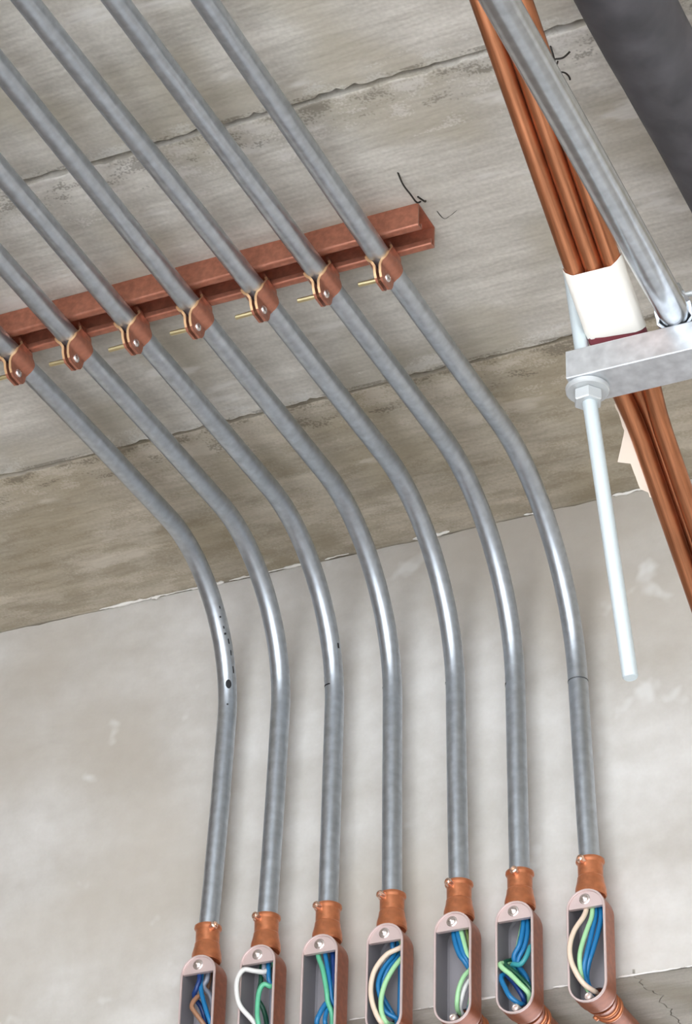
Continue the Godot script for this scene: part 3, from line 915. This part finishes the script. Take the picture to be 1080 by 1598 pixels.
func build_trapeze() -> void:
	var y0 := TOP - 0.3675
	var yt := y0 + 0.028
	var z0 := 0.6855
	var hanger := thing("trapeze_channel", "short bright galvanised steel channel hung level from a pale rod at the right", "channel", Vector3(0.4505, y0, z0))
	var half := [Vector2(20.5, 0.8), Vector2(20.5, 26.8), Vector2(19.6, 28), Vector2(11.8, 28), Vector2(11, 27.2), Vector2(11, 21), Vector2(13.3, 21), Vector2(13.3, 25.6), Vector2(18.1, 25.6), Vector2(18.1, 2.4)]
	var outline := PackedVector2Array()
	outline.append(Vector2(0.0197, 0.0))
	for q in half:
		outline.append(q / 1000.0)
	for k in half.size():
		var q: Vector2 = half[half.size() - 1 - k]
		outline.append(Vector2(-q.x, q.y) / 1000.0)
	outline.append(Vector2(-0.0197, 0.0))
	put("channel", prism(outline, func(u, v, x): return Vector3(x, v, u), 0.0, 0.42), "bright galvanised steel", hanger, 30.0)
	# hanger rod, a little out of plumb
	var a := Vector3(0.4908, TOP - 0.6505, 0.6867)
	var b := Vector3(0.4240, TOP + 0.01, 0.6867)
	var d := (b - a).normalized()
	var rod := thing("hanger_rod", "long pale zinc rod hanging below the channel end, free end pointing down", "rod", a)
	put("rod", tube(PackedVector3Array([Vector3.ZERO, d * 0.0015, d * 0.3, d * (b - a).length()]), 0.006, 20, [0.0052, 0.0062, 0.0062, 0.0062]), "zinc rod", rod, 50.0)
	var at := a + d * ((y0 - a.y) / d.y)
	var w := tag(put("flat_washer", lathe([Vector2(0.0066, -0.0001), Vector2(0.0176, -0.0001), Vector2(0.0185, -0.0009), Vector2(0.0182, -0.0042), Vector2(0.0172, -0.0050), Vector2(0.0066, -0.0050)], 36), "dull zinc", null, 30.0), "round pale zinc washer pressed under the hung channel by the nut", "washer")
	w.position = at
	var n := tag(put("hex_nut", lathe([Vector2(0.0063, -0.0051), Vector2(0.0116, -0.0051), Vector2(0.0124, -0.0060), Vector2(0.0124, -0.0148), Vector2(0.0116, -0.0160), Vector2(0.0063, -0.0160)], 6, Vector3.UP, Vector3.ZERO, 0.4), "dull zinc", null, 20.0), "pale zinc hexagon nut on the rod under the washer", "nut")
	n.position = at + Vector3(-d.x, 0, 0) * 0.001
	# steel pipe lying on the channel
	var pipe_y := yt + 0.01335
	var pipe := tag(put("steel_pipe", tube(PackedVector3Array([Vector3(0.5460, pipe_y, 0.30), Vector3(0.5460, pipe_y, 0.7211), Vector3(0.5498, pipe_y, 0.955), Vector3(0.5520, pipe_y, 1.15), Vector3(0.5540, pipe_y, 1.7)]), 0.01345, 32), "smooth steel pipe", null, 60.0), "galvanised steel pipe resting on the hung channel, in front of the copper tubes", "pipe")
	var cl := thing("pipe_clamp", "galvanised strap clamp holding the steel pipe on the hung channel", "clamp", Vector3(0.5460, pipe_y, 0.694))
	cl.rotation.z = PI
	var parts := clamp_meshes(0.01345)
	put_mesh("strap_half", parts[0], "galvanised steel", cl)
	put_mesh("strap_half", parts[1], "galvanised steel", cl)
	var sc := put_mesh("screw", parts[2], "dull zinc", cl)
	put_mesh("screw_head", parts[3], "dull zinc", sc)
	put_mesh("nut", parts[4], "dull zinc", cl)
	# three copper tubes slanting down across the channel
	for k in 3:
		var pts := PackedVector3Array()
		for j in 130:
			var zz := 1.05 - 0.015 * j
			var close := smoothstep(0.675, 0.60, zz)
			var off: float = lerpf(0.0163 + 0.0015 * maxf(0.0, zz - 0.69), 0.0104, close) * (k - 1)
			pts.append(Vector3(0.4883 + off, TOP - 0.328 - 0.6 * (0.665 - zz) + (0.0145 * close if k == 1 else 0.0), zz))
		tag(put("copper_tube", tube(pts, 0.0081, 24), "copper tube", null, 60.0), ["left copper tube of the slanting bundle, with torn paper stuck to it low down", "middle copper tube of the slanting bundle, set back between the other two below the channel", "right copper tube of the slanting bundle, passing behind the steel pipe"][k], "pipe", "slanting bundle of copper tubes")
	# white tape wrapped round the three tubes just above the channel
	tag(put("tape_wrap", wrap_band(0.6865, 0.738, 0.0095, 0.007), "white tape", null, 60.0), "broad white tape wrapped round the copper tubes just above the channel", "tape")
	tag(put("tape_wrap", wrap_band(0.6790, 0.693, 0.0088, 0.0), "maroon wrap", null, 60.0), "sliver of maroon wrap showing under the white tape on the copper tubes", "tape")
	# torn paper on the left tube below the channel
	var paper := []
	for i in 22:
		var z := lerpf(0.634, 0.556, i / 21.0)
		var c := Vector3(0.4883 - 0.0104, TOP - 0.328 - 0.6 * (0.665 - z), z)
		var out_l := 0.0035 + absf(jag(z * 4.0, 500.0, 0.004))
		if i > 6 and i < 13: out_l = 0.0035 + 0.0025 * (i - 6)
		if i >= 13: out_l = 0.0075 + absf(jag(z * 4.0, 510.0, 0.004))
		if i > 19: out_l = 0.002
		var skin := c + Vector3(-0.0070, -0.0046, -0.0026)
		paper.append(PackedVector3Array([skin + Vector3(0.0035, -0.0028, -0.002), skin, skin + Vector3(-out_l, 0.001 + jag(z, 520.0, 0.002), 0.001), skin + Vector3(-out_l, 0.0015 + jag(z, 520.0, 0.002), 0.001), skin + Vector3(0.0, 0.0005, 0.0), skin + Vector3(0.0035, -0.0023, -0.0015)]))
	tag(put("torn_paper", outward(loft(paper)), "cream paper", null, 40.0), "torn cream paper scrap stuck along the copper tubes below the channel", "paper")


func wrap_band(z0: float, z1: float, r: float, wave: float) -> PackedVector3Array:
	var rings := []
	for pass_in in [0, 1]:
		for e in 9:
			var f: float = (e if pass_in == 0 else 8 - e) / 8.0
			var ring := PackedVector3Array()
			for j in 40:
				var right := j < 20
				var a := -PI / 2.0 + PI * (j % 20) / 19.0 + (0.0 if right else PI)
				var rr := r - (0.0006 if pass_in else 0.0) + 0.0002 * sin(j * 1.7 + e)
				var x := (0.0164 if right else -0.0164) + cos(a) * rr
				var across := x / 0.026
				var edge := wave * (across * across - 0.5)
				var z := lerpf(z0 + (edge * 0.2 - across * 0.003 if e < 4 else 0.0), z1 + edge, f)
				var base := Vector3(0.4883, TOP - 0.328 - 0.6 * (0.665 - z), z)
				var up := Vector3(0, 0.857, -0.515)
				ring.append(base + Vector3(x, 0, 0) + up * (sin(a) * rr))
			rings.append(ring)
	rings.append(rings[0])
	return outward(loft(rings, true, false, false))


func build_small_things() -> void:
	# foam-covered pipe close under the slab
	var foam := PackedVector3Array()
	var radii := []
	for i in 40:
		var z := lerpf(0.25, 1.9, i / 39.0)
		foam.append(Vector3(0.549 + 0.001 * sin(i * 0.9), TOP - 0.068, z))
		radii.append(0.0385 + bump.get_noise_2d(z * 12.0, 600.0) * 0.0014)
	tag(put("insulated_pipe", tube(foam, 0.0385, 36, radii), "black foam", null, 60.0), "thick dusty charcoal foam-covered pipe close under the slab, top right", "pipe")
	# bits of tie wire left in the slab
	var lists := [
		["short stub of dark tie wire poking from the slab at the channel rail's right end", [[Vector3(0.247, 0.004, 0.606), Vector3(0.2475, -0.006, 0.590), Vector3(0.250, -0.010, 0.576), Vector3(0.2500, -0.008, 0.560), Vector3(0.2505, 0.004, 0.548)], [Vector3(0.256, -0.012, 0.572), Vector3(0.2565, -0.006, 0.556), Vector3(0.2530, 0.004, 0.548)]]],
		["forked dark wire stub poking from the slab beside the steel pipe, top right", [[Vector3(0.4430, 0.004, 0.712), Vector3(0.4440, -0.008, 0.702), Vector3(0.4430, -0.012, 0.694), Vector3(0.4420, 0.004, 0.684)], [Vector3(0.4445, -0.009, 0.699), Vector3(0.4520, -0.010, 0.699), Vector3(0.4590, -0.006, 0.700)]]],
		["thin bent scratch of dark wire on the slab right of the rail's end", [[Vector3(0.2590, 0.003, 0.545), Vector3(0.2592, -0.001, 0.532), Vector3(0.2610, -0.001, 0.520), Vector3(0.2680, -0.001, 0.5215), Vector3(0.2800, -0.0005, 0.528), Vector3(0.2960, 0.002, 0.536)]]],
	]
	for q in lists:
		var o := thing("tie_wire", q[0], "wire", Vector3(0, TOP, 0))
		for pts in q[1]:
			put("strand", tube(spline(pts, 6), 0.0009 if q[1].size() > 1 else 0.0005, 8), "tie wire", o, 60.0)
	var ring := PackedVector3Array()
	for k in 22:
		var a := lerpf(-0.5, 4.6, k / 21.0)
		ring.append(Vector3(0.4400 + 0.0045 * cos(a), TOP - 0.0012, 0.664 + 0.0085 * sin(a)))
	tag(put("wire_loop", tube(ring, 0.0009, 8), "tie wire", null, 60.0), "open loop of dark wire lying on the slab just under the forked stub", "wire")
